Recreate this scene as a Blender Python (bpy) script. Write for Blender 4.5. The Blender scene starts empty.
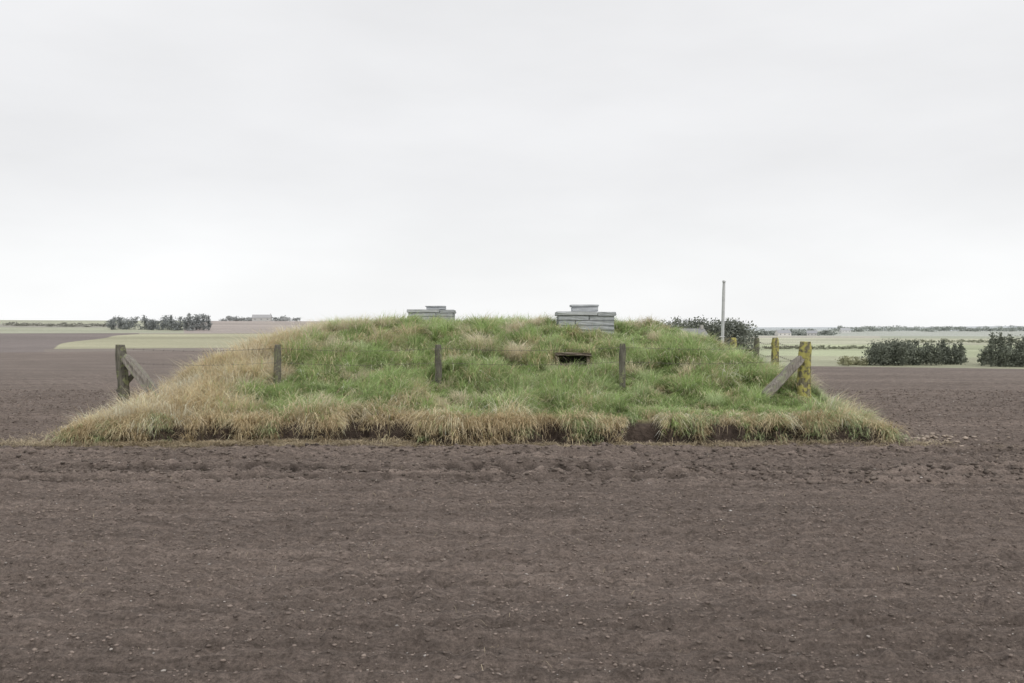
import bpy, bmesh, math, random
import numpy as np
from mathutils import Vector, Matrix
random.seed(7); rng=np.random.default_rng(11)
scene=bpy.context.scene
scene.view_settings.view_transform='Standard'
scene.view_settings.look='None'
scene.view_settings.exposure=0
F=995.0; H0=1.8; HY=330.0
# ------------------------------------------------------------ noise
def hsh(ix,iy,seed):
    h=(ix.astype(np.int64)*374761393+iy.astype(np.int64)*668265263+seed*1442695041)&0xffffffff
    h=((h^(h>>13))*1274126177)&0xffffffff
    h=(h^(h>>16))&0xffffffff
    return h.astype(np.float64)/4294967295.0
def vn(x,y,seed=0):
    x=np.asarray(x,float);y=np.asarray(y,float)
    ix=np.floor(x);iy=np.floor(y);fx=x-ix;fy=y-iy
    fx=fx*fx*(3-2*fx);fy=fy*fy*(3-2*fy)
    ix=ix.astype(np.int64);iy=iy.astype(np.int64)
    a=hsh(ix,iy,seed);b=hsh(ix+1,iy,seed);c=hsh(ix,iy+1,seed);d=hsh(ix+1,iy+1,seed)
    return (a*(1-fx)+b*fx)*(1-fy)+(c*(1-fx)+d*fx)*fy
def fbm(x,y,o=3,seed=0):
    t=0;a=1;s=0
    for i in range(o):
        t=t+a*vn(x*2**i+i*17.3,y*2**i-i*9.1,seed+i);s+=a;a*=.5
    return t/s
def ss(x,a,b):
    t=np.clip((x-a)/(b-a),0,1);return t*t*(3-2*t)
# ------------------------------------------------------------ mesh helper
def new_mesh(name,verts,faces_flat,loop_tot,mats,cols=None,smooth=False,matidx=None,parent=None):
    me=bpy.data.meshes.new(name)
    nv=len(verts);nl=len(faces_flat);nf=len(loop_tot)
    me.vertices.add(nv);me.vertices.foreach_set('co',np.asarray(verts,np.float32).ravel())
    me.loops.add(nl);me.loops.foreach_set('vertex_index',np.asarray(faces_flat,np.int32))
    me.polygons.add(nf)
    lt=np.asarray(loop_tot,np.int32);ls=np.concatenate([[0],np.cumsum(lt)[:-1]]).astype(np.int32)
    me.polygons.foreach_set('loop_start',ls);me.polygons.foreach_set('loop_total',lt)
    if matidx is not None: me.polygons.foreach_set('material_index',np.asarray(matidx,np.int32))
    me.polygons.foreach_set('use_smooth',np.full(nf,smooth))
    me.update(calc_edges=True)
    if cols is not None:
        ca=me.color_attributes.new('Col','FLOAT_COLOR','POINT')
        c=np.ones((nv,4),np.float32);c[:,:3]=cols
        ca.data.foreach_set('color',c.ravel())
    for m in mats: me.materials.append(m)
    ob=bpy.data.objects.new(name,me);scene.collection.objects.link(ob)
    if parent: ob.parent=parent
    return ob
# ------------------------------------------------------------ materials
def mat(name):
    m=bpy.data.materials.new(name);m.use_nodes=True
    nt=m.node_tree;b=nt.nodes['Principled BSDF'];b.inputs['Roughness'].default_value=.9
    b.inputs['Specular IOR Level'].default_value=.15
    return m,nt,b
def noise(nt,scale,detail=4,vec=None,rough=.6):
    n=nt.nodes.new('ShaderNodeTexNoise');n.inputs['Scale'].default_value=scale
    n.inputs['Detail'].default_value=detail;n.inputs['Roughness'].default_value=rough
    if vec: nt.links.new(vec,n.inputs['Vector'])
    return n.outputs['Fac']
def maprange(nt,v,a,b,c,d):
    n=nt.nodes.new('ShaderNodeMapRange');nt.links.new(v,n.inputs[0])
    for i,x in enumerate((a,b,c,d)): n.inputs[i+1].default_value=x
    return n.outputs[0]
def mixc(nt,f,a,b,mode='MIX'):
    n=nt.nodes.new('ShaderNodeMix');n.data_type='RGBA';n.blend_type=mode
    for s,v in ((0,f),(6,a),(7,b)):
        if isinstance(v,(int,float)): n.inputs[s].default_value=v
        elif isinstance(v,tuple): n.inputs[s].default_value=(*v,1)
        else: nt.links.new(v,n.inputs[s])
    return n.outputs[2]
def bump(nt,h,strength,dist,prev=None):
    n=nt.nodes.new('ShaderNodeBump');n.inputs['Strength'].default_value=strength;n.inputs['Distance'].default_value=dist
    nt.links.new(h,n.inputs['Height'])
    if prev: nt.links.new(prev,n.inputs['Normal'])
    return n.outputs[0]
def mapping(nt,sx,sy,sz,rz=0):
    g=nt.nodes.new('ShaderNodeNewGeometry');m=nt.nodes.new('ShaderNodeMapping')
    m.inputs['Scale'].default_value=(sx,sy,sz);m.inputs['Rotation'].default_value=(0,0,rz)
    nt.links.new(g.outputs['Position'],m.inputs['Vector']);return m.outputs[0]

# ground
mg,nt,b=mat('field_ground_mat')
at=nt.nodes.new('ShaderNodeVertexColor');at.layer_name='Col'
w=mapping(nt,1,1,1)
streak=noise(nt,1.0,5,mapping(nt,.30,5.0,1,0.01),.65)
streak2=noise(nt,1.0,4,mapping(nt,.45,18.0,1,0.01),.6)
streak3=noise(nt,1.0,4,mapping(nt,5,50.0,1,0.005),.7)
fine=noise(nt,34,6,w,.85); med=noise(nt,7,5,w,.7)
big=noise(nt,.35,3,w)
c=at.outputs['Color']
def mulv(c,v):
    cc=nt.nodes.new('ShaderNodeCombineColor')
    for i in range(3): nt.links.new(v,cc.inputs[i])
    return mixc(nt,1.0,c,cc.outputs[0],'MULTIPLY')
c=mulv(c,maprange(nt,streak,.3,.7,.88,1.12))
c=mulv(c,maprange(nt,streak2,.3,.7,.72,1.27))
c=mulv(c,maprange(nt,streak3,.3,.7,.78,1.22))
c=mulv(c,maprange(nt,fine,.32,.68,.50,1.55))
c=mulv(c,maprange(nt,med,.3,.7,.82,1.18))
c=mulv(c,maprange(nt,big,.3,.7,.93,1.07))
nt.links.new(c,b.inputs['Base Color'])
bn=bump(nt,fine,1.0,.045);bn=bump(nt,noise(nt,100,3,w),.6,.01,bn)
nt.links.new(bn,b.inputs['Normal'])

def vcol_mat(name,trans=0.0,rough=.8):
    m,nt,b=mat(name)
    at=nt.nodes.new('ShaderNodeVertexColor');at.layer_name='Col'
    nt.links.new(at.outputs['Color'],b.inputs['Base Color']);b.inputs['Roughness'].default_value=rough
    if trans:
        t=nt.nodes.new('ShaderNodeBsdfTranslucent');nt.links.new(at.outputs['Color'],t.inputs['Color'])
        mx=nt.nodes.new('ShaderNodeMixShader');mx.inputs[0].default_value=trans
        nt.links.new(b.outputs[0],mx.inputs[1]);nt.links.new(t.outputs[0],mx.inputs[2])
        nt.links.new(mx.outputs[0],nt.nodes['Material Output'].inputs['Surface'])
    return m
m_grass=vcol_mat('grass_blades_mat',.35,.6)
m_leaf=vcol_mat('foliage_mat',.15)
m_clod=vcol_mat('clod_mat')
# mound surface
mm,nt,b=mat('mound_turf_mat')
at=nt.nodes.new('ShaderNodeVertexColor');at.layer_name='Col'
n1=noise(nt,14,5,mapping(nt,1,1,1))
c=at.outputs['Color'];c=mulv(c,maprange(nt,n1,.3,.7,.6,1.35))
nt.links.new(c,b.inputs['Base Color'])
nt.links.new(bump(nt,n1,1,.05),b.inputs['Normal'])
def wood(name,base,dark,lich,amt):
    m,nt,b=mat(name)
    v=mapping(nt,1,1,1)
    g=noise(nt,1,4,mapping(nt,60,60,5),.6); l=noise(nt,9,5,v,.7); d=noise(nt,3,3,v)
    c=mixc(nt,maprange(nt,g,.35,.65,0,1),base,dark)
    c=mixc(nt,maprange(nt,l,.62-amt,.72-amt,0,.95),c,lich)
    c=mixc(nt,maprange(nt,d,.55,.75,0,.5),c,dark)
    nt.links.new(c,b.inputs['Base Color']);nt.links.new(bump(nt,g,.8,.02),b.inputs['Normal'])
    return m
w_grey=wood('weathered_wood_mat',(.20,.19,.16),(.085,.08,.065),(.24,.26,.14),.10)
w_yel=wood('lichen_wood_mat',(.24,.22,.16),(.10,.09,.06),(.44,.41,.13),.17)
w_brace=wood('brace_wood_mat',(.34,.315,.28),(.16,.145,.13),(.28,.30,.20),.08)
def stone(name,a,bb):
    m,nt,b=mat(name);v=mapping(nt,1,1,1)
    n1=noise(nt,7,6,v,.7);n2=noise(nt,45,3,v)
    c=mixc(nt,maprange(nt,n1,.35,.65,0,1),a,bb);c=mixc(nt,maprange(nt,n2,.6,.75,0,.6),c,(.24,.24,.23))
    nt.links.new(c,b.inputs['Base Color']);nt.links.new(bump(nt,n2,.6,.01),b.inputs['Normal']);return m
s_con=stone('concrete_mat',(.50,.52,.535),(.38,.40,.415))
s_con2=stone('concrete_dark_mat',(.43,.45,.465),(.31,.33,.345))
s_brown=stone('brown_frame_mat',(.24,.20,.16),(.12,.10,.08))
m_mort=stone('mortar_joint_mat',(.24,.25,.255),(.16,.165,.17))  # own grey of the mortar core, seen in the slat joints
m_dark,_,bd=mat('dark_void_mat');bd.inputs['Base Color'].default_value=(.02,.018,.016,1)
m_pole,_,bp_=mat('pole_paint_mat')
nt=m_pole.node_tree;nt.links.new(mixc(nt,maprange(nt,noise(nt,6,4,mapping(nt,1,1,1)),.4,.7,0,1),(.60,.61,.62),(.45,.46,.47)),bp_.inputs['Base Color'])
m_wire,_,bw=mat('wire_mat');bw.inputs['Base Color'].default_value=(.16,.14,.13,1)
# ------------------------------------------------------------ mound height
def XL(Y): return -7.28-.07*np.clip(Y-16,0,4)+.4*(vn(Y*.7,Y*0+3,5)-.5)
def XRr(Y): return 6.22+.10*np.clip(Y-16,0,4)+.3*(vn(Y*.7,Y*0+8,6)-.5)
def hollow(X):
    a=ss(vn(X*3.1,X*0,281)+.4*(vn(X*8,X*0,182)-.5),.52,.68)*(.55+.45*vn(X*.8,X*0,183))
    return a*ss(-X,-6.0,-4.8)*np.where(X>1.4,.75,1)*ss(X,-6.0,-4.6)
def YF(X): return 15.68+.34*(vn(X*.9,X*0+1,7)-.5)+.30*(vn(X*3.3,X*0+1,8)-.5)+.12*(vn(X*9,X*0+1,9)-.5)
def mound(X,Y):
    s=Y-YF(X)-.26*hollow(X)*(1-ss(Y-YF(X),.3,1.2))
    f=np.interp(s,[-.3,0,.05,.2,.5,1.1,1.9,2.75,3.8,5.2,6.2,7,12],[-.35,-.04,.25,.33,.36,.44,.60,.84,1.15,1.58,1.86,1.95,1.99])
    l=np.interp(X-XL(Y),[-.5,0,.2,.9,1.5,2.3,2.9,3.9,6],[-.35,-.04,.12,.42,.82,1.32,1.62,1.88,2.0])
    r=np.interp(XRr(Y)-X,[-.5,0,.2,.6,1.3,2.5,3.65,5,7],[-.35,-.04,.08,.34,.76,1.38,1.80,1.90,2.0])
    bk=np.interp(37-Y,[-.5,0,.3,4,6],[-.35,-.04,.2,1.7,2.0])
    k=10.0
    z=-np.log(np.exp(-k*f)+np.exp(-k*l)+np.exp(-k*r)+np.exp(-k*bk))/k
    m=ss(z,.25,.7)
    z=z+m*(.20*(fbm(X*.9,Y*.9,3,21)-.5)+.28*(fbm(X*2.6,Y*2.6,2,31)-.45))
    return z
# ------------------------------------------------------------ terrain
def terr(X,Y):
    r=np.hypot(X,Y);t=np.where(Y>1,X/np.maximum(Y,1),np.sign(X)*3)
    L=np.interp(r,[0,90,150,200,400,600,1000,1400,2200,6000],[0,0,-1.7,-2.0,-.7,1.0,10.5,14,10,-30])
    R=np.interp(r,[0,50,62,180,230,300,600,1200,2500,3600,4500,7000],[0,0,-.35,-5.6,-6.9,-6.6,-4.8,-3.6,0,14,4,-60])
    w_=ss(t,-.12,.12)
    z=L*(1-w_)+R*w_
    z=z+ss(r,900,1500)*(vn(X/420,Y/420,77)-.5)*7
    return z
TR=((14.45,.26,1,.34),(12.85,.27,2,.36),(12.15,.24,3,.30))
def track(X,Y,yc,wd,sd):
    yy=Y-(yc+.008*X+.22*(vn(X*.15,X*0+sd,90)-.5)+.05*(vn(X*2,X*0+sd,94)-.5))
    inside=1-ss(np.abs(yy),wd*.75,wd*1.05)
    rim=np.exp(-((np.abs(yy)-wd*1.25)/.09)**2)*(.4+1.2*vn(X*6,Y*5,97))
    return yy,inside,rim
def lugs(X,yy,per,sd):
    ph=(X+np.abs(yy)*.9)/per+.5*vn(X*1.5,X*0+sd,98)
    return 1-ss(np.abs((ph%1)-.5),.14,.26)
def soil_detail(X,Y,r):
    f1=1-ss(r,25,60)
    wob=.12*(vn(X*.25,Y*.25,3)-.5)
    h=(.055*(np.abs(fbm(X*5,Y*7,2,41)-.5)*2)-.03)*f1
    h+=.050*(fbm(X*14,Y*18,2,51)-.5)*(1-ss(r,14,28))
    h+=.045*(vn(X*.4,(Y+wob)*6.0,61)-.5)*f1
    h+=.028*np.sin((Y+wob)*2*np.pi/.36)*f1*(.4+vn(X*.4,Y*1.1,62))
    h+=.05*(fbm(X*.5,Y*.5,2,71)-.5)*f1
    for yc,wd,sd,per in TR:
        yy,inside,rim=track(X,Y,yc,wd,sd)
        act=.45+.55*ss(vn(X*.6,X*0+sd,95),.25,.6)
        h=h+act*(-.11*inside*(.10+.90*lugs(X,yy,per,sd))+.07*rim)
    return h
def build_ground():
    rs=[0.3,1.2,2.2,3.0];r=3.6
    while r<7000:
        rs.append(r)
        r+= .022 if r<8 else (.032 if r<17 else (r*.006 if r<60 else r*.013))
    rs=np.array(rs)
    az=np.concatenate([np.arange(-31,31,.068),np.arange(31,329,3.0)])
    az=np.radians(az);na=len(az);nr=len(rs)
    A,R=np.meshgrid(az,rs)
    X=R*np.sin(A);Y=R*np.cos(A)
    Z=terr(X,Y)+soil_detail(X,Y,R)
    inside=(mound(X,np.clip(Y,0,60))>.05)&(Y>15)&(Y<38)
    Z=np.where(inside,Z-.05,Z)
    t=np.where(Y>1,X/np.maximum(Y,1),np.sign(X)*3)
    n=fbm(X*.02,Y*.02,3,13)
    n2=fbm(X*.006,Y*.03,3,14)
    C=np.zeros(X.shape+(3,))
    soil=np.array([.208,.169,.146])
    C[:]=soil
    far=ss(R,16,50)[...,None]
    C=C*(1-far)+np.array([.200,.167,.147])*far
    ft=((1-ss(R,5,16))*.10)[...,None]
    C=C*(1+ft*.4)
    dry=(ss(fbm(X*.25,Y*1.1,3,17),.5,.72)*.16)[...,None];C=C*(1+dry)
    st=np.exp(-((Y-15.3)/.28)**2)*ss(-np.abs(X)+9.,0,1.5)*ss(fbm(X*2,Y*3,2,19),.3,.7)
    C=C*(1-.45*st[...,None])+np.array([.33,.27,.20])*.45*st[...,None]
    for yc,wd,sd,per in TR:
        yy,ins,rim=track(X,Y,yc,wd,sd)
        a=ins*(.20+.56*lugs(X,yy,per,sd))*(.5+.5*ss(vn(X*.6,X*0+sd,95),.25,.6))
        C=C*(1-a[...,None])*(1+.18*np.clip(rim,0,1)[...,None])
    def put(mask,col,var=.12):  # distant land colours include painted haze, paler further out
        C[mask]=(np.array(col)*(1+var*(n[mask][:,None]-.5)*2+var*(n2[mask][:,None]-.5)*2))
    left=t<0
    put(left&(R>92),(.205,.178,.168))
    put(left&(R>92)&(R<215)&(t>-.47),(.225,.197,.174))
    gw2=left&(R>215)&(R<480)&(t>-.465+.09*(R-215)/265+.006*np.sin(R/25));put(gw2,(.365,.355,.25),.25)
    put(left&(R>=480)&(R<520)&(t>-.375),(.31,.29,.24),.2)
    put(left&(R>=520)&(t<-.33),(.38,.39,.30))
    put(left&(R>=700)&(R<820)&(t<-.38),(.33,.32,.28))
    put(left&(R>=520)&(t>=-.33),(.36,.32,.295))
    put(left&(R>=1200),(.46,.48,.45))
    right=~left
    put(right&(R>58)&(R<=215),(.26,.235,.19))
    put(right&(R>210)&(R<=330),(.33,.335,.24),.3)
    put(right&(R>330)&(R<=520),(.38,.41,.275),.25)
    put(right&(R>520)&(R<=800),(.43,.435,.33),.2)
    put(right&(R>800)&(R<=1050)&(t<.37),(.45,.435,.37))
    put(right&(R>800)&(t>=.37),(.37,.39,.31))
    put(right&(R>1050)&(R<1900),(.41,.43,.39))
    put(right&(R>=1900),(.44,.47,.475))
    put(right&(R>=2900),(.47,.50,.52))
    verts=np.stack([X,Y,Z],-1).reshape(-1,3)
    idx=np.arange(nr*na).reshape(nr,na);nx=np.roll(idx,-1,axis=1)
    q=np.stack([idx[:-1],idx[1:],nx[1:],nx[:-1]],-1).reshape(-1,4)
    cap=idx[0]
    faces=np.concatenate([q.ravel(),cap]);tot=np.concatenate([np.full(len(q),4),[na]])
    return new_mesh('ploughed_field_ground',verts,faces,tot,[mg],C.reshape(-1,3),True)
gob=build_ground()
def gz(x,y):
    x=np.asarray(x,float);y=np.asarray(y,float);r=np.hypot(x,y);return terr(x,y)+soil_detail(x,y,r)
# ------------------------------------------------------------ mound mesh
def strawness(X,Y,Z):
    s=Y-YF(X)
    left=ss(-X+1.0*(fbm(X*.8,Y*.8,3,101)-.5)*2+.12*(Y-18),4.0,4.8)
    low=1-ss(s+.9*(fbm(X*1.5,Y*1.5,2,111)-.5)*2,.40,1.0)
    patch=ss(fbm(X*1.1,Y*1.1,3,121),.52,.66)*.75*ss(Z,1.1,1.6)
    patch2=ss(fbm(X*2.3,Y*2.3,3,131),.60,.72)*.65
    return np.clip(np.maximum.reduce([left,low*np.where(X<.8,.95,.6),patch*np.where(X<-.3,1.2,.5),patch2*np.where(X<.5,1,.7)]),0,1)
def build_mound():
    xs=np.arange(-8.6,7.8,.055);ys=np.concatenate([np.arange(15.1,17,.03),np.arange(17,25,.055),np.arange(25,37.8,.12)])
    X,Y=np.meshgrid(xs,ys);Z=mound(X,Y)
    Z=Z+np.where(Z>.02,.03*(vn(X*15,Y*15,5)-.5),0);Z=np.maximum(Z,-.20)
    s=strawness(X,Y,Z)[...,None]
    C=np.array([.15,.20,.07])*(1-s)+np.array([.30,.25,.16])*s
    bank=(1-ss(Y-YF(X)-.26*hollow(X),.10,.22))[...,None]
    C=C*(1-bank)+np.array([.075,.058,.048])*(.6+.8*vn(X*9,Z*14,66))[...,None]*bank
    ny,nxn=X.shape;idx=np.arange(ny*nxn).reshape(ny,nxn)
    q=np.stack([idx[:-1,:-1],idx[:-1,1:],idx[1:,1:],idx[1:,:-1]],-1).reshape(-1,4)
    zq=Z.ravel()[q].max(axis=1);q=q[zq>-.19]
    return new_mesh('earth_mound',np.stack([X,Y,Z],-1).reshape(-1,3),q.ravel(),np.full(len(q),4),[mm],C.reshape(-1,3),True)
build_mound()
# ------------------------------------------------------------ grass
HX,HYY=1.60,21.9
LX,LY=-2.41,30.0
VX,VY=1.18,19.45
LOW=[((278-512)/F*18.3,18.3,.16,.55),((438-512)/F*18.2,18.2,.16,.55),((623-512)/F*18.0,18.0,.16,.55),
     ((142-512)/F*18.1,18.1,.42,.9),(5.0,17.8,.45,.8),(VX,VY-.2,.30,.5),((775-512)/F*20.5,20.5,.2,.6)]
def lowf(x,y):
    f=np.ones_like(x)
    for a,b_,hw,dp in LOW:
        m=(1-ss(np.abs(x-a),hw,hw*1.4))*ss(y,b_-dp*1.3,b_-dp)*(1-ss(y,b_+.15,b_+.3));f=f*(1-.72*m)
    return f
def blades(cx,cy,cz,az,L,wd,th1,th2,col):
    n=len(cx)
    L=L*lowf(cx,cy)
    dx,dy=np.sin(az),np.cos(az)
    wa=az+np.pi/2+rng.normal(0,.5,n);wx,wy=np.sin(wa)*wd/2,np.cos(wa)*wd/2
    l1=L*.5;l2=L*.5
    x1=cx+dx*np.sin(th1)*l1;y1=cy+dy*np.sin(th1)*l1;z1=cz+np.cos(th1)*l1
    x2=x1+dx*np.sin(th2)*l2;y2=y1+dy*np.sin(th2)*l2;z2=z1+np.cos(th2)*l2
    V=np.empty((n,5,3))
    V[:,0]=np.stack([cx-wx,cy-wy,cz-.02],-1);V[:,1]=np.stack([cx+wx,cy+wy,cz-.02],-1)
    V[:,2]=np.stack([x1+wx*.8,y1+wy*.8,z1],-1);V[:,3]=np.stack([x1-wx*.8,y1-wy*.8,z1],-1)
    V[:,4]=np.stack([x2,y2,z2],-1)
    b_=np.arange(n)[:,None]*5
    fc=np.concatenate([b_+np.array([0,1,2,3]),b_+np.array([3,2,4])],1).ravel()
    tot=np.tile([4,3],n)
    C=np.repeat(col[:,None,:],5,1);C[:,0:2]*=.62;C[:,4]*=1.1  # root shade painted into the blade colour, tips slightly paler
    return V.reshape(-1,3),fc,tot,np.clip(C,0,.85).reshape(-1,3)
S1=np.array([.82,.705,.48]);S2=np.array([.63,.51,.325]);S3=np.array([.88,.82,.66])
def build_grass():
    nt_=7500
    x=rng.uniform(-7.8,6.9,nt_*2);y=np.where(rng.random(nt_*2)<.90,rng.uniform(15.5,24.2,nt_*2),rng.uniform(24.2,37,nt_*2))
    z=mound(x,y)
    ok=(z>.12)
    ok&=~((np.abs(x-HX)<.72)&(y>HYY-.60)&(y<HYY+.75))
    ok&=~((np.abs(x-LX)<.8)&(np.abs(y-LY)<.8))
    ok&=~((np.abs(x-VX)<.33)&(y>VY-.36)&(y<VY+.45))
    ok&=~((y-YF(x)<.26*hollow(x)+.20)&(hollow(x)>.4))
    x,y,z=x[ok][:nt_],y[ok][:nt_],z[ok][:nt_]
    n=len(x);st=strawness(x,y,z)
    isS=rng.random(n)<st*.95+.05
    e=.1
    gx=(mound(x+e,y)-mound(x-e,y))/(2*e);gy=(mound(x,y+e)-mound(x,y-e))/(2*e)
    lenf=.42+1.25*ss(fbm(x*1.9,y*1.9,2,151),.28,.72)
    per=60
    T=np.repeat(np.arange(n),per);m=len(T)
    rad=rng.uniform(.04,.15,n)[T]*np.sqrt(rng.random(m))
    pa=rng.uniform(0,2*np.pi,m)
    bx=x[T]+np.sin(pa)*rad;by=y[T]+np.cos(pa)*rad;bz=mound(bx,by)
    S=isS[T]^(rng.random(m)<np.where((x<-4.6)&isS,.03,.11)[T])
    wx=.35+.9*(vn(x*.8,y*.8,161)-.5)
    wy=.9*(vn(x*.8,y*.8,162)-.5)
    ox=np.sin(pa)*.7-gx[T]*1.3+wx[T]*.9+rng.normal(0,.3,m);oy=np.cos(pa)*.7-gy[T]*1.4+wy[T]+rng.normal(0,.3,m)
    az=np.arctan2(ox,oy)
    L=np.where(S,rng.uniform(.18,.42,m),rng.uniform(.13,.31,m))*lenf[T]*rng.uniform(.7,1.3,n)[T]
    L=L*np.where((y>20.5)&(x>2.2),.75,1)[T]
    L=L*np.where(y>21.5,.8,1)[T]
    fr=(by-YF(bx)<.45)
    L=np.where(fr,L*.7,L)
    th1=np.where(S,rng.uniform(.4,1.35,m),rng.uniform(.05,1.0,m))
    th2=np.where(S,th1+rng.uniform(.4,1.2,m),th1+rng.uniform(.4,1.3,m))
    th2=np.where(fr,th2+.5,th2)
    wd=np.where(S,rng.uniform(.005,.011,m),rng.uniform(.006,.013,m))
    g1=np.array([.45,.575,.25]);g2=np.array([.60,.69,.39]);g3=np.array([.29,.40,.15])
    u=np.clip(.15+.9*fbm(x*1.6,y*1.6,3,171)+rng.normal(0,.25,n),0,1)[T][:,None]
    right=ss(x,4.8,6.0)[T][:,None]
    G=g3*(1-u)+g1*u;G=G*.6+.4*np.where(rng.random((m,1))<.5,g2,G)
    G=G*(1-right*.6)+np.array([.60,.65,.46])*right*.6
    v=rng.random((n,1))[T]*.75+rng.random((m,1))*.25
    Sc=np.where(v<.5,S2*(1-2*v)+S1*2*v,S1*(2-2*v)+S3*(2*v-1))
    col=np.where(S[:,None],Sc,G)*rng.uniform(.8,1.15,(m,1))*rng.uniform(.76,1.22,(n,1))[T]
    keep=(bz>.10)&~((hollow(bx)>.35)&(by-YF(bx)<.26*hollow(bx)+.12))
    a=[q[keep] for q in (bx,by,bz,az,L,wd,th1,th2,col)]
    P=[blades(*a)]
    def tuft(px,py_,nb,Lm,R_,colr,up=.9):
        pa=rng.uniform(0,2*np.pi,nb);rr=R_*np.sqrt(rng.random(nb))
        tx=px+np.sin(pa)*rr;ty=py_+np.cos(pa)*rr;tz=mound(tx,ty)
        th1=rng.uniform(.05,up,nb);c_=np.array(colr)*rng.uniform(.7,1.15,(nb,1))
        return blades(tx,ty,tz,pa+rng.normal(0,.3,nb),Lm*rng.uniform(.6,1.2,nb),rng.uniform(.004,.010,nb),th1,th1+rng.uniform(.5,1.3,nb),c_)
    tc_=(.82,.73,.56)
    for px,dist,nb,Lm,R_ in ((480,20.0,1300,.54,.20),(518,19.7,1000,.48,.18),(508,21.3,700,.38,.25),(355,21.6,700,.40,.3),(385,21.9,600,.38,.25),
                          (300,21.2,900,.44,.35),(330,21.9,700,.36,.3),(270,20.6,900,.46,.4),(632,22.2,500,.34,.2),(650,22.4,400,.34,.2),(606,18.6,300,.3,.15),(470,22.2,300,.32,.2),
                          (690,20.8,300,.32,.25),(420,17.7,400,.33,.2),(355,18.6,500,.35,.25),(547,17.3,300,.3,.2),(540,22.2,350,.34,.2),(345,19.6,500,.4,.25),(455,19.2,400,.36,.2),(395,20.4,400,.36,.25),(320,20.4,500,.4,.3),(250,19.4,700,.45,.3)):
        P.append(tuft((px-512)/F*dist,dist,nb,Lm,R_,tc_))
    for i in range(75):
        px=rng.uniform(-4.5,5.3);py_=rng.uniform(16.6,22.4)
        if abs(px-HX)<1 and py_>20.6: continue
        if abs(px-VX)<.5 and 18.6<py_<20: continue
        gcol=(.58,.68,.38) if rng.random()<.5 else (.76,.69,.50)
        P.append(tuft(px,py_,230,rng.uniform(.25,.42),rng.uniform(.1,.22),gcol))
    for sx in (-.42,.42,-.36,.38):
        P.append(tuft(VX+sx,VY-.30+rng.uniform(-.1,.1),160,.26,.10,(.56,.62,.38)))
    for sx in np.arange(-.62,.7,.16):
        P.append(tuft(HX+sx,HYY-.68,90,rng.uniform(.14,.26),.09,(.58,.64,.38)))
    for i in range(130):
        px=rng.uniform(-7.2,-4.3);py_=rng.uniform(16.0,22)
        cc=S3 if rng.random()<.5 else (S1 if rng.random()<.6 else S2)
        P.append(tuft(px,py_,260,rng.uniform(.3,.5),.25,cc,1.4))
    # turf clumps hanging over the cut edge, separated by bare dark soil
    nc=360;cx=rng.uniform(-7.1,6.1,nc);hc=hollow(cx);kp=rng.random(nc)<(1-.82*ss(hc,.2,.8));cx=cx[kp];nc=len(cx)
    per=100;T=np.repeat(np.arange(nc),per);nf=len(T)
    sz=rng.uniform(.4,1.6,nc);off=rng.uniform(-.12,.16,nc)
    fx=cx[T]+rng.normal(0,.06,nf)*sz[T];fs=rng.uniform(.02,.26,nf)+off[T]
    fy=YF(fx)+fs+.26*hollow(fx);fz=np.maximum(mound(fx,fy),rng.uniform(.0,.20,nc)[T])
    gr=(rng.random(nc)<np.where(cx>.5,.45,.12))[T][:,None]
    sc=rng.random((nc,1))[T]
    fc=np.where(gr,np.array([.48,.56,.32]),S2*.92*(1-sc)+S1*sc)*rng.uniform(.7,1.15,(nf,1))
    th1=rng.uniform(.6,1.6,nf)
    P.append(blades(fx,fy,fz,np.pi+rng.normal(0,.6,nf),rng.uniform(.12,.34,nf)*sz[T],rng.uniform(.005,.010,nf),th1,th1+rng.uniform(.4,1.2,nf),fc))
    vo=0;VV=[];FF=[];TT=[];CC=[]
    for v,f,t_,c_ in P:
        VV.append(v);FF.append(f+vo);TT.append(t_);CC.append(c_);vo+=len(v)
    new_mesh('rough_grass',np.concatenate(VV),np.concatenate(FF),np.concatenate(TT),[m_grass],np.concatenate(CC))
    nm=190;mx_=np.concatenate([rng.normal(-5.0,1.9,90),rng.uniform(-7.4,6.6,100)]);my_=YF(mx_)-rng.uniform(-.1,.40,nm)
    pm=90;T=np.repeat(np.arange(nm),pm)
    ax=mx_[T]+rng.normal(0,.16,len(T));ay=my_[T]+rng.normal(0,.06,len(T))
    nl=12000
    lx=np.concatenate([rng.normal(-5.4,1.8,nl//2),rng.uniform(-7.8,6.9,nl//2)])
    ly=YF(lx)-np.abs(rng.normal(0,.2,nl//2*2))+.03
    lx2=-7.25-np.abs(rng.normal(0,.4,4500));ly2=rng.uniform(15.5,24,4500)
    lx3=rng.uniform(-9,9,1200);ly3=rng.uniform(5,15.2,1200)
    lx=np.concatenate([ax,lx,lx2,lx3]);ly=np.concatenate([ay,ly,ly2,ly3]);nl=len(lx)
    lz=np.maximum(gz(lx,ly),np.where((ly>15)&(ly<25),mound(lx,np.maximum(ly,14)),-1))+.015+rng.uniform(0,.04,nl)
    c_=np.array([.64,.545,.39])*rng.uniform(.55,1.15,(nl,1))
    v,f,t_,c_=blades(lx,ly,lz,rng.uniform(0,6.28,nl),rng.uniform(.05,.22,nl)*np.where(ly<15,.4,1),rng.uniform(.004,.009,nl)*np.where(ly<15,.5,1),rng.uniform(1.2,1.6,nl),rng.uniform(1.4,1.8,nl),c_)
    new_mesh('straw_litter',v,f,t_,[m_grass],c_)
build_grass()
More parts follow.
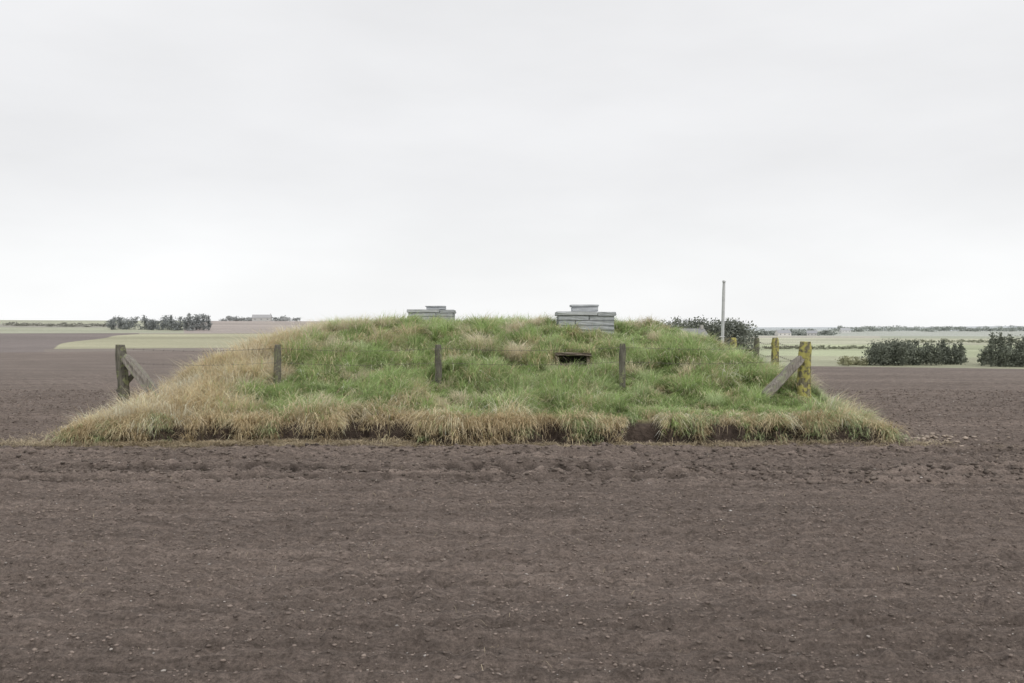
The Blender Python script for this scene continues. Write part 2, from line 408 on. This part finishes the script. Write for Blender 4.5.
# ------------------------------------------------------------ stones & clods
def ico():
    bm=bmesh.new();bmesh.ops.create_icosphere(bm,subdivisions=1,radius=1)
    v=np.array([x.co[:] for x in bm.verts]);f=np.array([[a.index for a in q.verts] for q in bm.faces]);bm.free();return v,f
IV,IF=ico()
def scatter(name,x,y,size,col,flat=.6,m_=m_clod,sink=.2):
    n=len(x);z=gz(x,y)
    V=IV[None]*(1+rng.uniform(-.28,.28,(n,12,1)))
    sc=np.stack([rng.uniform(.7,1.4,n),rng.uniform(.7,1.3,n),rng.uniform(.8,1.1,n)*flat],-1)*size[:,None]
    V=V*sc[:,None];a=rng.uniform(0,6.28,n);ca,sa=np.cos(a)[:,None],np.sin(a)[:,None]
    Vx=V[...,0]*ca-V[...,1]*sa;Vy=V[...,0]*sa+V[...,1]*ca
    V=np.stack([Vx+x[:,None],Vy+y[:,None],V[...,2]+(z+size*flat*(1-sink)*.3)[:,None]],-1)
    f=(IF[None]+(np.arange(n)*12)[:,None,None]).ravel()
    return new_mesh(name,V.reshape(-1,3),f,np.full(n*20,3),[m_],np.repeat(col[:,None],12,1).reshape(-1,3),True)
def polar(n,r0,r1,p=1.0):
    r=r0+(r1-r0)*rng.random(n)**p;t=rng.uniform(-.56,.56,n);return t*r,r
n=48000;x,y=polar(n,4.2,30,1.0)
k=~((mound(x,y)>.0)&(y>15.0));x,y=x[k],y[k];n=len(x)
scatter('soil_clods',x,y,.004+.010*rng.random(n)**3+.0005*y,np.array([.205,.168,.145])*rng.uniform(.5,1.4,(n,1)))
n=3400
yb=rng.choice([14.45,12.85,12.15],n)+rng.choice([-1,1],n)*.33+rng.normal(0,.10,n);xb=rng.uniform(-9,9,n)
scatter('rut_edge_clods',xb,yb,rng.uniform(.010,.038,n),np.array([.160,.132,.113])*rng.uniform(.55,1.2,(n,1)))
n=2600;x,y=polar(n,4.2,28,1.0)
k=~((mound(x,y)>.0)&(y>15.0));x,y=x[k],y[k];n=len(x)
g_=rng.random((n,1))
scatter('field_stones',x,y,.003+.009*rng.random(n)**6+.00045*y,(np.array([.36,.31,.27])*g_+np.array([.52,.49,.46])*(1-g_))*rng.uniform(.55,1.15,(n,1)),.5)
n=220;x=rng.normal(6.8,.55,n);y=rng.normal(16.4,.3,n);k=mound(x,y)<0;x,y=x[k],y[k];n=len(x)
scatter('pale_clods',x,y,rng.uniform(.015,.05,n),np.array([.36,.30,.25])*rng.uniform(.7,1.2,(n,1)))
# ------------------------------------------------------------ timber
def empty(name,loc=(0,0,0)):
    e=bpy.data.objects.new(name,None);e.empty_display_size=.3;scene.collection.objects.link(e);e.location=loc;return e
def timber(name,p0,p1,r0,r1,mt,seg=10,rings=10,square=False,wob=.012,parent=None,bend=0,flatx=1.0):
    p0=Vector(p0);p1=Vector(p1);d=(p1-p0);L=d.length;d.normalize()
    a=d.cross(Vector((0,1,0)));a.normalize();bb=d.cross(a)
    bm=bmesh.new();R=[]
    s1=random.random()*50
    for i in range(rings+1):
        f=i/rings;c=p0+d*L*f+a*bend*math.sin(f*math.pi)
        r=r0+(r1-r0)*f;ring=[]
        if i==rings: r*=.82
        for j in range(seg):
            th=2*math.pi*(j+.5)/seg
            cx,cy=math.cos(th),math.sin(th)
            if square:
                mxx=max(abs(cx),abs(cy));q=min(1/mxx,1.28);cx*=q;cy*=q
            rr=r*(1+.12*math.sin(3*th+s1+f*1.5)+random.uniform(-.05,.05))+random.uniform(-wob,wob)*.4
            ring.append(bm.verts.new(c+a*cx*rr*flatx+bb*cy*rr+ (d*random.uniform(-.012,.012) if i==rings else Vector())))
        R.append(ring)
    for i in range(rings):
        for j in range(seg): bm.faces.new((R[i][j],R[i][(j+1)%seg],R[i+1][(j+1)%seg],R[i+1][j]))
    bm.faces.new(R[0][::-1]);ct=bm.verts.new(p0+d*(L+.008))
    for j in range(seg): bm.faces.new((R[-1][j],R[-1][(j+1)%seg],ct))
    bmesh.ops.recalc_face_normals(bm,faces=bm.faces)
    me=bpy.data.meshes.new(name);bm.to_mesh(me);bm.free();me.materials.append(mt)
    ob=bpy.data.objects.new(name,me);scene.collection.objects.link(ob)
    if parent: ob.parent=parent
    return ob
def P(px,py,d): return Vector(((px-512)/F*d,d,H0-(py-HY)/F*d))
def mz(x,y): return float(mound(np.array([x]),np.array([y]))[0])
posts=[]
def post(px,ptop,d,r,mt,name='fence_post',lean=0,square=False,seg=10):
    t=P(px,ptop,d);x0=t.x-lean;zb=max(mz(x0,d),0)-.25
    ob=timber(name,(x0,d,zb),t,r*1.05,r*.95,mt,square=square,seg=seg);posts.append(t);return ob
e=empty('corner_fence_post');
t=P(120,345,18.2)
timber('post',(t.x+.05,18.2,-.1),t,.11,.095,w_grey,parent=e,bend=-.03,seg=12)
timber('brace',P(166,407,17.85),P(125,357,18.05),.12,.10,w_brace,square=True,parent=e,seg=12,flatx=.85)
timber('stub_rail',P(118,392,18.3),P(134,374,18.25),.05,.045,w_grey,parent=e)
cornerL=t
e=empty('corner_fence_post')
t=P(806,342,17.8)
timber('post',(t.x-.03,17.8,.3),t,.125,.11,w_yel,parent=e,bend=.015,seg=12)
timber('brace',P(768,394,17.5)-Vector((.05,0,.04)),P(801,358,17.7),.085,.075,w_brace,square=True,parent=e,seg=12)
cornerR=t
post(278,345,18.3,.066,w_grey,lean=.01);m1=posts[-1]
post(438,345,18.2,.064,w_grey,lean=-.02);m2=posts[-1]
post(623,344,18.0,.062,w_grey,lean=.015);m3=posts[-1]
post(775,338,20.5,.080,w_yel,lean=0);r1_=posts[-1]
post(757,338,22.3,.065,w_grey,lean=.02);r2=posts[-1]
post(733,338,24.6,.085,w_yel,lean=-.05,seg=12);r3=posts[-1]
post(712,336,27.5,.05,w_grey);r4=posts[-1]
post(697,334,30.5,.05,w_grey);r5=posts[-1]
timber('fence_rail',P(733,349,24.6),P(757,350,22.3),.035,.035,w_grey)
timber('fence_rail',P(700,341,29.5),P(733,346,24.6),.035,.035,w_grey)
def wires(pts,offs,name='barbed_wire_fence'):
    cu=bpy.data.curves.new(name,'CURVE');cu.dimensions='3D';cu.bevel_depth=.003;cu.bevel_resolution=1
    for o in offs:
        for a,bq in zip(pts[:-1],pts[1:]):
            sp=cu.splines.new('POLY');n=24;sp.points.add(n)
            for i in range(n+1):
                f=i/n;p=a.lerp(bq,f);sag=-.05*math.sin(math.pi*f)
                sp.points[i].co=(p.x,p.y-.07,p.z+o+sag,1)
            L=(bq-a).length
            for j in range(int(L/.18)):
                f=(j+.5)/(L/.18);p=a.lerp(bq,f);zz=p.z+o-.05*math.sin(math.pi*f)
                sp=cu.splines.new('POLY');sp.points.add(1)
                sp.points[0].co=(p.x-.008,p.y-.07,zz-.018,1);sp.points[1].co=(p.x+.008,p.y-.07,zz+.018,1)
    ob=bpy.data.objects.new(name,cu);scene.collection.objects.link(ob);cu.materials.append(m_wire)
wires([cornerL,m1,m2,m3,cornerR],[-.06,-.32])
wires([cornerR,r1_,r2,r3,r4,r5],[-.08,-.34])
def pole():
    e=empty('white_marker_pole');t=P(724,282,26);bx=P(721.5,350,26)
    timber('shaft',(bx.x,26,mz(bx.x,26)-.3),t,.046,.038,m_pole,seg=14,wob=0,parent=e)
    timber('cap',t-Vector((0,0,.01)),t+Vector((0.001,0,.035)),.048,.045,m_pole,seg=14,rings=2,wob=0,parent=e)
    timber('bracket',(bx.x-.06,25.97,1.62),(bx.x+.07,25.97,1.62),.018,.018,m_pole,seg=8,rings=2,wob=0,parent=e)
pole()
# ------------------------------------------------------------ bunker hatches
def block(name,c,s,mt,parent,rz=0,bev=.008,jit=.005,ry=0):
    bm=bmesh.new();bmesh.ops.create_cube(bm,size=1)
    bmesh.ops.scale(bm,vec=s,verts=bm.verts)
    bmesh.ops.subdivide_edges(bm,edges=bm.edges,cuts=2,use_grid_fill=True)
    for v in bm.verts: v.co+=Vector((random.uniform(-jit,jit),random.uniform(-jit,jit),random.uniform(-jit,jit)*.6))
    bmesh.ops.bevel(bm,geom=[q for q in bm.edges if len(q.link_faces)==2 and q.calc_face_angle(0)>.9],offset=bev,segments=2,affect='EDGES')
    bmesh.ops.rotate(bm,matrix=Matrix.Rotation(rz,3,'Z')@Matrix.Rotation(ry,3,'Y'),verts=bm.verts)
    bmesh.ops.translate(bm,vec=c,verts=bm.verts)
    me=bpy.data.meshes.new(name);bm.to_mesh(me);bm.free();me.materials.append(mt)
    ob=bpy.data.objects.new(name,me);scene.collection.objects.link(ob);ob.parent=parent;return ob
def hatch(name,X,Y,z0,W,D,courses,ch,slab,topw,toph,offx):
    e=empty(name)
    block('core',(X,Y,z0+courses*ch/2-.15),(W-.055,D-.055,courses*ch+.3-.02),m_mort,e)
    z=z0
    for k_ in range(courses):
        cuts=sorted(random.uniform(-W*.3,W*.3) for _ in range(random.choice((1,2))))
        edges=[-W/2+.02]+[q for i,q in enumerate(cuts) if i==0 or q-cuts[i-1]>.2]+[W/2-.02]
        for fy in (-1,1):
            for a_,b_ in zip(edges[:-1],edges[1:]):
                block('slat',(X+(a_+b_)/2,Y+fy*(D/2-.06)+random.uniform(-.010,.010),z+ch/2),(b_-a_-.010,.12,ch-.009),random.choice((s_con,s_con2,s_con2)),e)
        for fx in (-1,1):
            for j in range(2):
                dd=(D-.28)/2
                block('side_slat',(X+fx*(W/2-.08),Y-(D-.28)/2+dd*(j+.5),z+ch/2),(.12,dd-.015,ch-.009),random.choice((s_con,s_con2)),e)
        z+=ch
    block('roof_slab_left',(X-W*.16,Y,z+slab/2+.004),(W*.70,D+.06,slab),s_con,e)
    block('roof_slab_right',(X+W*.352,Y,z+slab/2-.006),(W*.31,D+.04,slab),s_con2,e)
    z+=slab+.008
    block('turret',(X+offx,Y-.05,z+toph*.34),(topw,topw*.9,toph*.66),s_con,e)
    block('turret_lid',(X+offx-.01,Y-.05,z+toph*.84),(topw+.04,topw*.9+.05,toph*.30),s_con,e,rz=.03)
    return e
hatch('bunker_access_hatch',HX,HYY,1.47,1.24,1.1,6,.1067,.085,.56,.15,-.01)
hatch('bunker_access_hatch',LX,LY,1.86,1.36,1.2,4,.1125,.095,.56,.11,.13)
e=empty('ventilation_opening')
zt=1.31
block('lintel',(VX+.01,VY,zt+.02),(.70,.50,.05),s_brown,e,rz=.05,jit=.018,ry=.03)
block('cheek_left',(VX-.31,VY+.02,zt-.24),(.06,.40,.44),s_brown,e,rz=.08,jit=.012)
block('cheek_right',(VX+.31,VY+.02,zt-.24),(.06,.40,.44),s_brown,e,rz=-.06,jit=.012)
block('dark_back',(VX,VY+.12,zt-.24),(.55,.20,.44),m_dark,e)  # solid near-black block, paints the shade inside the opening
block('fallen_board',(VX-.04,VY-.10,zt-.17),(.50,.03,.045),s_brown,e,jit=.01,ry=-.12)
# ------------------------------------------------------------ distant trees, paler with distance: haze painted into the colours
def tree_mass(name,trees,leafcol,leaf=.35,nl=500):
    VV=[];FF=[];TT=[];CC=[];vo=0
    def add(v,f,t_,c_):
        nonlocal vo
        VV.append(v);FF.append(f+vo);TT.append(t_);CC.append(c_);vo+=len(v)
    def limb(p,q,r0,r1,c_):
        p=np.array(p,float);q=np.array(q,float);d=q-p;d/=np.linalg.norm(d)
        a=np.cross(d,[.3,.9,.2]);a/=np.linalg.norm(a);b_=np.cross(d,a)
        th=np.arange(5)*2*np.pi/5
        ring=np.cos(th)[:,None]*a+np.sin(th)[:,None]*b_
        v=np.concatenate([p+ring*r0,q+ring*r1]);j=np.arange(5);k_=(j+1)%5
        f=np.stack([j,k_,k_+5,j+5],-1).ravel();add(v,f,np.full(5,4),np.tile(c_,(10,1)))
    for (x,y,h,w_,kind) in trees:
        z=float(terr(np.array([x]),np.array([y]))[0])-.3
        bc=np.array(leafcol)*.85
        limb((x,y,z),(x+rng.normal(0,.1),y,z+h*.85),h*.018+.04,h*.006+.02,bc)
        cl=[]
        for i in range(9):
            f=rng.uniform(.1,.85) if kind=='r' else rng.uniform(.05,.9)
            a=rng.uniform(0,6.28)
            if kind=='r': rr=w_*.5*math.sin(math.pi*min(1,f*.8+.2))**.5*rng.uniform(.5,1);up=h*.08
            else: rr=w_*.5*(1-f)*rng.uniform(.8,1.1);up=0
            q=(x+math.cos(a)*rr,y+math.sin(a)*rr,z+h*f+up);limb((x,y,z+h*f*.8),q,.08,.025,bc);cl.append(q)
        if kind=='c': cl+= [(x,y,z+h*f) for f in (.2,.4,.6,.8,.93)]
        else: cl+=[(x+rng.normal(0,w_*.2),y,z+h*rng.uniform(.1,.9)) for _ in range(9)]
        cl=np.array(cl);n=nl;ci=rng.integers(0,len(cl),n)
        sp=(.10 if kind=='c' else .16)*w_
        c0=cl[ci]+rng.normal(0,1,(n,3))*np.array([sp,sp,h*.07])
        c0[:,2]=np.clip(c0[:,2],z+.02*h,z+h*1.02)
        u1=rng.normal(0,1,(n,3));u1/=np.linalg.norm(u1,axis=1)[:,None];u2=np.cross(u1,rng.normal(0,1,(n,3)));u2/=np.linalg.norm(u2,axis=1)[:,None]
        s=leaf*rng.uniform(.5,1.2,(n,1))
        v=np.stack([c0-u1*s,c0+u2*s*.6,c0+u1*s,c0-u2*s*.6],1).reshape(-1,3)
        shade=rng.uniform(.75,1.3,len(cl))[ci]*rng.uniform(.8,1.2,n)*rng.uniform(.85,1.15)
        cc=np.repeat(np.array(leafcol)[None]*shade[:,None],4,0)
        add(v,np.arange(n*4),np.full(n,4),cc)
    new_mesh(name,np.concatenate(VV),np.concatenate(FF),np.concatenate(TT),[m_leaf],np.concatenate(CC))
def at_(px,d): return (px-512)/F*d,d
def row(px0,px1,d0,d1,n,h0,h1,w0,w1,kc,ramp=None):
    o=[]
    for i in range(n):
        px=px0+(px1-px0)*(i+rng.uniform(-.4,1.4))/n;x,y=at_(px,rng.uniform(d0,d1))
        o.append((x,y,rng.uniform(h0,h1),rng.uniform(w0,w1),'c' if rng.random()<kc else 'r'))
    return o
tree_mass('right_shelterbelt_trees',row(870,964,238,266,46,3.2,6.2,2.2,4.4,.5)+row(872,905,240,250,8,5.8,6.8,3,5,.2),(.165,.18,.145),.28,nl=400)
tree_mass('right_near_trees',row(986,1064,225,248,32,4.2,8.2,2.4,4.8,.5),(.16,.175,.14),.30,nl=400)
tree_mass('gorse_bush_clump',row(843,864,238,250,8,1.2,2.6,2,3.2,0),(.36,.36,.24),.22,nl=300)
tree_mass('behind_mound_trees',row(664,705,300,320,14,10.5,13.0,5,8,.1)+row(700,748,300,325,20,10.4,12.3,5,8,.1),(.19,.205,.175),.42,nl=520)
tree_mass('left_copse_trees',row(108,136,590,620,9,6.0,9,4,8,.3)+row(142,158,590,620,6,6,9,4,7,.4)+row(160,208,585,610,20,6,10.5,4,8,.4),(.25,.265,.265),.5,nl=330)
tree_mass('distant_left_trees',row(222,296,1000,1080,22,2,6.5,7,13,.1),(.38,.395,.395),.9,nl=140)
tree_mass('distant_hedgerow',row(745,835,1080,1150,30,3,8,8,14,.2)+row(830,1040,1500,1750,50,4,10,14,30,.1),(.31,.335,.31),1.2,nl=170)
tree_mass('field_hedge',row(5,105,660,700,40,1.2,2.6,4,8,0),(.34,.34,.30),.7,nl=80)
tree_mass('hedge_line',row(765,868,395,420,46,.8,1.8,1.5,3.5,0)+row(905,1040,520,560,40,1.0,2.4,2,5,0),(.27,.28,.21),.35,nl=70)
def house(px,d,w_,dp,hw,hr,rz,roofc,wallc):
    x,y=at_(px,d);z=float(terr(np.array([x]),np.array([y]))[0])-.2
    e=empty('farmhouse',(x,y,z));e.rotation_euler=(0,0,rz)
    def m1(n_,c_):
        m,_,b_=mat(n_);nt=m.node_tree;nt.links.new(mixc(nt,maprange(nt,noise(nt,1.5,4,mapping(nt,1,1,1)),.3,.7,0,1),c_,tuple(q*.8 for q in c_)),b_.inputs['Base Color']);return m
    def box(n_,c,s,m_):
        bm=bmesh.new();bmesh.ops.create_cube(bm,size=1);bmesh.ops.scale(bm,vec=s,verts=bm.verts);bmesh.ops.translate(bm,vec=c,verts=bm.verts)
        me=bpy.data.meshes.new(n_);bm.to_mesh(me);bm.free();me.materials.append(m_);o=bpy.data.objects.new(n_,me);scene.collection.objects.link(o);o.parent=e
    mw=m1('wall_mat',wallc);mr=m1('roof_mat',roofc);mk=m1('window_mat',(.25,.26,.27))
    a,b_=w_/2,dp/2
    v=[(-a,-b_,0),(a,-b_,0),(a,b_,0),(-a,b_,0),(-a,-b_,hw),(a,-b_,hw),(a,b_,hw),(-a,b_,hw),(-a,0,hw+hr),(a,0,hw+hr)]
    me=bpy.data.meshes.new('walls');me.from_pydata(v,[],[(0,1,5,4),(2,3,7,6),(1,2,6,9,5),(3,0,4,8,7)]);me.materials.append(mw)
    o=bpy.data.objects.new('walls',me);scene.collection.objects.link(o);o.parent=e
    g=.3
    v=[(-a-g,-b_-g,hw-.15),(a+g,-b_-g,hw-.15),(a+g,0,hw+hr+.08),(-a-g,0,hw+hr+.08),(a+g,b_+g,hw-.15),(-a-g,b_+g,hw-.15)]
    me=bpy.data.meshes.new('roof');me.from_pydata(v,[],[(0,1,2,3),(3,2,4,5)]);me.materials.append(mr)
    o=bpy.data.objects.new('roof',me);scene.collection.objects.link(o);o.parent=e
    for i in range(3): box('window',(-a+w_*(i+.5)/3,-b_-.02,hw*.55),(1.1,.08,1.2),mk)
    box('chimney',(a-.6,0,hw+hr+.5),(.8,.8,1.2),mw)
house(783,1000,14,8,3.2,3,.2,(.38,.39,.41),(.72,.71,.69))
house(812,1020,10,7,3,2.6,-.3,(.38,.39,.41),(.6,.59,.57))
house(845,1450,14,8,3.5,3.5,.1,(.44,.45,.47),(.70,.70,.69))
house(262,980,18,9,3.5,3,.1,(.42,.42,.43),(.55,.55,.54))
house(690,285,9,6,6.6,2.4,.4,(.28,.28,.29),(.42,.41,.39))
# ------------------------------------------------------------ light
W=bpy.data.worlds.new('World');scene.world=W;W.use_nodes=True;nt=W.node_tree
bg=nt.nodes['Background'];out=nt.nodes['World Output']
sky=nt.nodes.new('ShaderNodeTexSky');sky.sky_type='NISHITA';sky.sun_disc=False
sky.sun_elevation=math.radians(48);sky.sun_rotation=math.radians(150)
nt.links.new(sky.outputs[0],bg.inputs[0]);bg.inputs[1].default_value=.1
tc=nt.nodes.new('ShaderNodeTexCoord');sep=nt.nodes.new('ShaderNodeSeparateXYZ');nt.links.new(tc.outputs['Generated'],sep.inputs[0])
mp=nt.nodes.new('ShaderNodeMapping');mp.inputs['Scale'].default_value=(1,1,3.2);nt.links.new(tc.outputs['Generated'],mp.inputs[0])
cl=noise(nt,2.6,5,mp.outputs[0],.5)
cr=nt.nodes.new('ShaderNodeValToRGB');nt.links.new(sep.outputs['Z'],cr.inputs[0])
el=cr.color_ramp.elements
el[0].position=0.0;el[0].color=(.975,.98,.985,1)
el[1].position=.5;el[1].color=(.86,.86,.87,1)
q=el.new(.07);q.color=(.955,.96,.965,1)
q=el.new(.15);q.color=(.88,.88,.89,1)
c=mulv(cr.outputs[0],maprange(nt,cl,.3,.7,.94,1.06))
b2=nt.nodes.new('ShaderNodeBackground');nt.links.new(c,b2.inputs[0]);b2.inputs[1].default_value=1.0
mx=nt.nodes.new('ShaderNodeMixShader');mx.inputs[0].default_value=.96
nt.links.new(bg.outputs[0],mx.inputs[1]);nt.links.new(b2.outputs[0],mx.inputs[2]);nt.links.new(mx.outputs[0],out.inputs['Surface'])
W.name='sky'
sl=bpy.data.lights.new('sun','SUN');sl.energy=1.5;sl.angle=math.radians(18);sl.color=(1,.96,.90)
so=bpy.data.objects.new('sun',sl);scene.collection.objects.link(so)
az,elv=math.radians(150),math.radians(48)
dirv=Vector((math.sin(az)*math.cos(elv),math.cos(az)*math.cos(elv),math.sin(elv)))
so.rotation_euler=dirv.to_track_quat('Z','Y').to_euler()
# ------------------------------------------------------------ camera
cd=bpy.data.cameras.new('camera');cd.sensor_width=36;cd.lens=36*F/1024;cd.clip_end=20000
co=bpy.data.objects.new('camera',cd);scene.collection.objects.link(co)
co.location=(0,0,H0);co.rotation_euler=(math.radians(90)-math.atan((341.5-HY)/F),0,0)
scene.camera=co
